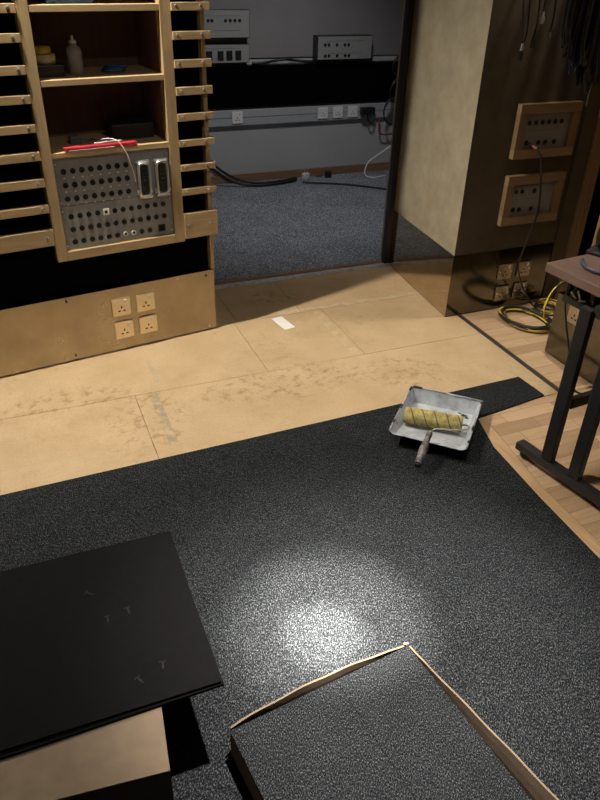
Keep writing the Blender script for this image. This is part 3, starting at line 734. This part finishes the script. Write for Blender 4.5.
# dark paint splashes inside: raised dried blobs
def blob(x, y, rx, ry):
    v = (y/hy+1)/2; z = tray_z(v)
    b = MB(); pts = []
    for k in range(18):
        a = 2*PI*k/18; f = 1+.25*math.sin(3*a+x*90)+.15*math.sin(5*a)
        pts.append((x+rx*f*math.cos(a), y+ry*f*math.sin(a)))
    sl = .043/(.66*2*hy) if v < .72 else 0.0; z += .0012
    bmv = [b.bm.verts.new((px_, py_, z-(py_-y)*sl+.0006)) for px_, py_ in pts]; tv = [b.bm.verts.new((x+(px_-x)*.8, y+(py_-y)*.8, z-(py_-y)*.8*sl+.0016)) for px_, py_ in pts]
    b.bm.faces.new(list(reversed(bmv))); b.bm.faces.new(tv)
    for i in range(18): b.bm.faces.new((bmv[i], bmv[(i+1) % 18], tv[(i+1) % 18], tv[i]))
    b.build('dried_paint', 'black', pt)
blob(.088, .132, .013, .009); blob(.102, .118, .008, .006); blob(.070, .142, .007, .004)
for p0, p1 in (((-hx, hy-.05, .0642), (-hx, hy-.002, .0636)), ((-hx+.002, hy, .0635), (-hx+.05, hy, .0635)), ((hx, hy-.03, .0640), (hx, hy-.006, .0636)), ((-hx, -.02, .0672), (-hx, .02, .0668)), ((-hx, -.13, .071), (-hx, -.10, .0703)), ((hx, -.06, .0689), (hx, -.02, .0681)), ((hx, -.15, .0708), (hx, -.125, .0705))):
    MB().tube([p0, ((p0[0]+p1[0])/2, (p0[1]+p1[1])/2, (p0[2]+p1[2])/2+.0004), p1], lambda t: .0026+.0022*math.sin(PI*t), 8, sub=4).build('dried_paint', 'black', pt)
MB().box((hx-.0035, hy-.035, .045), (.003, .03, .022), 0, .001).build('dried_paint', 'black', pt)
# roller
ra, rb_ = Vector((-.118, -.052)), Vector((.103, -.032)); rc = (ra+rb_)/2
rr = thing('paint_roller', 'paint roller with mottled yellow sleeve lying across the metal tray', 'paint roller', PT, PA)
ax = (rb_-ra).normalized(); rz = math.atan2(ax.y, ax.x); RL = (rb_-ra).length
zc = .070
sl = MB().lathe([(.029, -RL/2), (.0325, -RL/2+.006), (.033, 0), (.0325, RL/2-.006), (.029, RL/2)], seg=28)
bmesh.ops.rotate(sl.bm, verts=sl.bm.verts[:], cent=(0, 0, 0), matrix=Matrix.Rotation(PI/2, 3, 'Y'))
so = sl.build('sleeve', 'roller', rr, (rc.x, rc.y, zc), rz)
MB().tube([(rb_.x-.003, rb_.y, zc), (rb_.x+.018, rb_.y, zc+.002), (rb_.x+.026, rb_.y-.012, zc+.005), (rb_.x+.022, rb_.y-.045, zc+.014), (rb_.x-.02, rb_.y-.085, zc+.024), (.03, -.135, zc+.026), (.008, -.155, zc+.026), (.004, -.175, zc+.024)], .0035, 8).build('wire_frame', 'wire', rr)
MB().tube([(.004, -.170, zc+.025), (.003, -.205, zc+.015), (.001, -.25, zc-.002), (-.002, -.305, zc-.026)], lambda t: .010+.005*math.sin(t*PI)*(.5+.5*math.cos(t*9))+.003*t, 14).build('handle', 'handle', rr)
MB().ring((-.0028, -.311, zc-.0285), (-.003, -.055, -.026), .009, .0035, 16, 8).build('hang_ring', 'black', rr)

# white card on the boards
tag(MB().box((0, 0, 0), (.061, .138, .0006), R(9), .0).build('card', 'paper', None, (1.164, 2.984, .0005)), 'small white card lying on the bare boards before the doorway', 'card')

# ------------------------------------------------------------------ cardboard box with two carpet tiles laid on its lid (front)
b1 = thing('cardboard_box', 'closed kraft cardboard box beneath the black backed tiles', 'box', (.087, .797, .0078), R(-6))
BW1, BD1, BH1 = .52, .52, .225
w_ = MB()
w_.bb(-BW1, 0, 0, .004, 0, BH1-.005).bb(-BW1, 0, BD1-.004, BD1, 0, BH1-.005).bb(-BW1, -BW1+.004, .0045, BD1-.0045, 0, BH1-.005).bb(-.004, 0, .0045, BD1-.0045, 0, BH1-.005).bb(-BW1+.005, -.005, .005, BD1-.005, 0, .004)
w_.build('carton_walls', 'kraft', b1)
MB().bb(-BW1, .0, 0, BD1/2-.001, BH1-.0045, BH1, .001).build('lid_flap', 'kraft', b1)
MB().bb(-BW1, .0, BD1/2+.001, BD1, BH1-.0045, BH1, .001).build('lid_flap', 'kraft', b1)
tz = .0078+BH1+.0006
def tile(x, y, z, rz, label, g='carpet tiles on the closed box'):
    t = thing('carpet_tile', label, 'carpet tile', (x, y, z), rz, g)
    MB().bb(-.5, 0, -.5, 0, 0, .0038).build('pile', 'carpet', t)
    MB().bb(-.5, 0, -.5, 0, .0039, .0072, .0008).build('rubber_backing', 'black_matte', t)
    return t
tile(.238, 1.440, tz, R(0.3), 'carpet tile face down on the kraft box, lower of two')
topt = tile(.241, 1.443, tz+.0074, R(-.6), 'carpet tile face down on the kraft box, topmost, black backing up')

for x, y, a_ in ((-.205, -.245, .0), (-.155, -.235, .1), (-.235, -.15, .9), (-.11, -.415, -.1), (-.165, -.435, .5)):
    MB().box((0, 0, 0), (.004, .022, .0003)).box((0, .009, 0), (.014, .004, .0003)).build('printed_mark', 'grey_mark', topt, (x, y, .0074), a_)

# ------------------------------------------------------------------ open cardboard box filled with carpet tiles
b2a = R(6.8)
b2 = thing('open_carton', 'open kraft carton with ragged rims holding a carpet tile', 'box', (.740, .980, .0078), b2a)
S2 = .497
def wall(nm, pts, mats='kraft'):
    # pts: list of (x,y, outward dx,dy, top z, lean)
    fr = []; bk = []
    for (x, y, ox, oy, zt, ln) in pts:
        rowf = []; rowb = []
        for k in range(7):
            t = k/6; z = t*zt; o_ = ln*max(0, (t-.55)/.45)**1.5
            rowf.append(Vector((x+ox*o_, y+oy*o_, z))); rowb.append(Vector((x+ox*(o_+.0045), y+oy*(o_+.0045), z)))
        fr.append(rowf); bk.append(rowb)
    return MB().grid_solid(fr, bk).build(nm, mats, b2)
ztile = .098
n = 18
far = []; rgt = []; lft = []; nea = []
for i in range(n+1):
    t = i/n
    hgt = ztile-.012+(.018*max(0, math.sin(PI*min(1, max(0, (t-.06)/.94)))**.7) if t > .06 else 0)+.002*math.sin(t*23)
    far.append((-S2*t, .0, 0, 1, hgt+.006*t, .006*math.sin(PI*t)))
    h2 = ztile-.011+.068*max(0, t-.05)**.9+.0015*math.sin(t*19)
    rgt.append((0, -.005-(S2-.01)*t, 1, 0, h2, .008*max(0, t-.04)))
    lft.append((-S2, -.005-(S2-.01)*t, -1, 0, ztile-.0155+.001*math.sin(t*17), .0))
    nea.append((-S2*t, -S2, 0, -1, ztile+.01, .002))
wall('carton_wall', far); wall('carton_wall', rgt); wall('carton_wall', lft); wall('carton_wall', nea)
MB().bb(-S2+.001, -.001, -S2+.001, -.001, 0, .004).build('carton_base', 'kraft', b2)
MB().box((-.003, .004, ztile-.009), (.016, .006, .004), R(-20), .001, rot=Matrix.Rotation(.4, 3, 'Y')).build('torn_corner', 'kraft_edge', b2)
def wl(x, y, z): 
    v = Matrix.Rotation(b2a, 3, 'Z') @ Vector((x, y, 0)); return (v.x+.740, v.y+.980, z+.0078)
lay = thing('carpet_tile_stack', 'block of charcoal carpet tiles filling the open carton under the topmost tiles', 'carpet tiles', wl(0, 0, .0046), b2a)
MB().bb(-S2+.004, -.004, -S2+.004, -.004, 0, .0795).build('stacked_tiles', 'carpet', lay)
lay['group'] = 'carpet tiles in the open carton'
t_ = tag(MB().bb(-S2-.005, -.2205, -S2+.004, -.004, 0, .0066, .001).build('carpet_tile', 'carpet_tile', None, wl(0, 0, .0849), b2a), 'wider cut carpet tile on top in the open carton, beside its brown side', 'carpet tile', 'carpet tiles in the open carton')
t_ = tag(MB().bb(-.2200, -.004, -S2+.004, -.004, 0, .0066, .001).build('carpet_tile', 'carpet_tile', None, wl(0, 0, .0849), b2a), 'narrower cut carpet tile on top in the open carton, beside its tall leaning rim', 'carpet tile', 'carpet tiles in the open carton')

# ------------------------------------------------------------------ back room fittings
WB = BY-.001
bp = thing('equipment_shelf', 'long black box panel along the back room wall above the grey trunking', 'panel', (.91, WB, .565))
MB().bb(0, 2.24, -.035, 0, 0, .284, .003).build('casing', 'black_cloth', bp)
MB().bb(0, 2.24, -.04, 0, .285, .293, .002).build('top_board', 'black', bp)
tr = thing('cable_trunking', 'pale grey cable trunking along the back room wall', 'trunking', (.91, WB, .437))
MB().bb(0, 2.24, -.034, 0, 0, .112, .003).build('channel', 'trunking', tr)
MB().bb(0, 2.24, -.0355, -.0342, .056, .060, .0005).build('cover_joint', 'grey_cable', tr)
G = 'white sockets on the back room trunking'
k1 = mains('white mains socket alone on the trunking, nearest the slatted ladder', (BX+.210, WB-.0365, .497), 0, 'plastic_white', group=G)
mains('white mains socket on the trunking, first of the three near the door post', (BX+.917, WB-.0365, .497), 0, 'plastic_white', group=G, src=k1)
mains('white mains socket on the trunking, middle of the three near the door post', (BX+1.048, WB-.0365, .497), 0, 'plastic_white', group=G, src=k1)
mains('white mains socket on the trunking, beside the black adaptor', (BX+1.178, WB-.0365, .497), 0, 'plastic_white', group=G, src=k1)
def wallbox(label, x0, x1, z0, z1, holes, rects, d=.06):
    k = (WB-.012-d)/5.48
    X = lambda x: (x+BX)*k-BX
    Z = lambda z: 1.6+(z-1.6)*k
    x0, x1, z0, z1 = X(x0), X(x1), max(Z(z0), .8610), Z(z1)
    holes = [(X(a_), Z(b_)) for a_, b_ in holes]; rects = [(X(a_), Z(b_)) for a_, b_ in rects]
    t = thing('wall_socket_box', label, 'socket panel', (BX+x0, WB-.012, z0), 0, 'socket boxes on the back room wall')
    MB().bb(0, x1-x0, -d, 0, 0, z1-z0, .003).build('housing', 'black', t)
    p = MB().bb(.004, x1-x0-.004, -d-.004, -d-.0005, .004, z1-z0-.004, .001).build('front_plate', 'grey_box', t)
    for x, z in holes: sock(p, x-x0, z-z0, -d-.004)
    for x, z in rects: MB().bb(x-x0-.022, x-x0+.022, -d-.010, -d-.0045, z-z0-.032, z-z0+.032, .004).build('multipin_outlet', 'black', p)
    b = MB()
    for z in ((z1-z0)*.78, (z1-z0)*.26): b.bb((x1-x0)*.15, (x1-x0)*.85, -d-.0045, -d-.0041, z, z+.003)
    b.build('lettering_lines', 'grey_cable', p)
wallbox('upper grey socket box on the back room wall beside the slatted ladder', -.16, .343, 1.027, 1.208, [(.033, 1.14), (.06, 1.14), (.161, 1.14), (.196, 1.14), (.231, 1.14), (.266, 1.14)], [])
wallbox('lower grey socket box with three large black outlets beside the slatted ladder', -.16, .340, .862, .986, [], [(.116, .915), (.183, .915), (.251, .915), (.03, .915)])
wallbox('wide grey socket box on the back room wall near the door post', .885, 1.35, .866, 1.032, [(.947, .972), (.978, .972), (1.046, .971), (1.114, .97), (1.145, .97), (.951, .895), (.982, .895), (1.051, .895), (1.12, .895), (1.152, .895)], [(1.25, .935)][:0], .09)
tag(MB().tube([(0, 0, .008), (.1, -.01, .012), (.18, .01, .02), (.26, -.005, .03), (.33, .012, .02), (.44, 0, .010), (.52, .01, .009)], .010, 8).build('cable_bundle', 'black_cable', None, (BX+.33, WB-.045, .8605)),
    'loose black cable along the top of the long black panel', 'cable')
# cables on the back room floor
tag(MB().tube([(1.16, 5.37, .43), (1.20, 5.34, .36), (1.40, 5.33, .22), (1.52, 5.33, .12), (1.64, 5.31, .045), (1.80, 5.27, .016), (2.0, 5.27, .0135), (2.17, 5.32, .0135)], .011, 8).build('floor_cable', 'black_cable'), 'thick black cable sweeping down from behind the slatted ladder', 'cable')
tag(MB().tube([(1.20, 5.40, .43), (1.24, 5.40, .38), (1.42, 5.40, .25), (1.56, 5.40, .12), (1.70, 5.38, .04), (1.86, 5.33, .0135), (2.05, 5.33, .0135), (2.2, 5.385, .0135)], .010, 8).build('floor_cable', 'black_cable'), 'black cable lying along the back room skirting behind the thick one', 'cable')
tag(MB().tube([(2.20, 5.255, .010), (2.35, 5.19, .010), (2.52, 5.10, .010), (2.68, 4.97, .010), (2.80, 4.85, .010), (2.95, 4.7, .010)], .007, 8).build('floor_cable', 'black_cable'), 'thin dark cable running across the back room carpet to the door post', 'cable')
pg = thing('mains_plug', 'white mains plug on the back room carpet by the skirting', 'plug', (2.27, 5.36, .0028), .5)
MB().bb(-.028, .028, -.022, .022, 0, .05, .008).build('plug_body', 'plastic_white', pg)
for x, y in ((0, .012), (-.011, -.008), (.011, -.008)): MB().bb(x-.003, x+.003, y-.002, y+.002, .0505, .066).build('pin', 'chrome', pg)
pg = thing('mains_plug', 'black mains plug on the back room carpet by the skirting', 'plug', (2.47, 5.36, .0028), -.4)
MB().bb(-.028, .028, -.022, .022, 0, .055, .008).build('plug_body', 'black', pg)
MB().tube([(-.028, 0, .02), (-.06, -.01, .012), (-.10, 0, .006)], .005, 6).build('lead', 'black_cable', pg)
tag(MB().tube([(3.05, 5.30, .30), (2.98, 5.28, .235), (2.86, 5.28, .165), (2.79, 5.28, .12), (2.765, 5.28, .05), (2.775, 5.26, .012), (2.83, 5.22, .009), (2.95, 5.25, .009)], .0055, 8).build('white_lead', 'white_cable'), 'white cable looping down to the carpet beside the door post', 'cable')
ap = thing('power_adaptor', 'black adaptor plugged into the trunking near the door post', 'adaptor', (BX+1.30, WB-.0365, .497))
MB().bb(-.058, .058, -.05, 0, -.022, .03, .004).build('adaptor_body', 'black', ap)
MB().tube([(.0, -.03, -.0222), (.01, -.035, -.07), (.04, -.035, -.09), (.06, -.03, -.05)], .006, 6).build('lead', 'black_cable', ap)
tag(MB().tube([(0, 0, 0), (-.006, -.01, -.05), (.0, -.015, -.11), (.03, -.012, -.135), (.09, -.01, -.138), (.16, -.01, -.13)], .006, 8).build('red_lead', 'red_cable', None, (BX+1.42, WB-.05, .445)), 'dull red cable hanging below the trunking near the door post', 'cable')
for i, (x, z, r_) in enumerate(((1.50, .50, .085), (1.53, .60, .075), (1.52, .73, .06))):
    b = MB()
    for k in range(3): b.tube([(r_*(1+.08*k)*math.cos(2*PI*j/14), -.012*k, r_*1.25*(1-.05*k)*math.sin(2*PI*j/14)) for j in range(14)], .006, 6, True, 3)
    tag(b.build('hanging_coil', 'black_cable', None, (BX+x, WB-.125+.0*i, z+.05*i)), ('lowest', 'middle', 'topmost')[i]+' of the black cable coils hanging in the back room by the door post', 'cable', 'black coils by the door post')
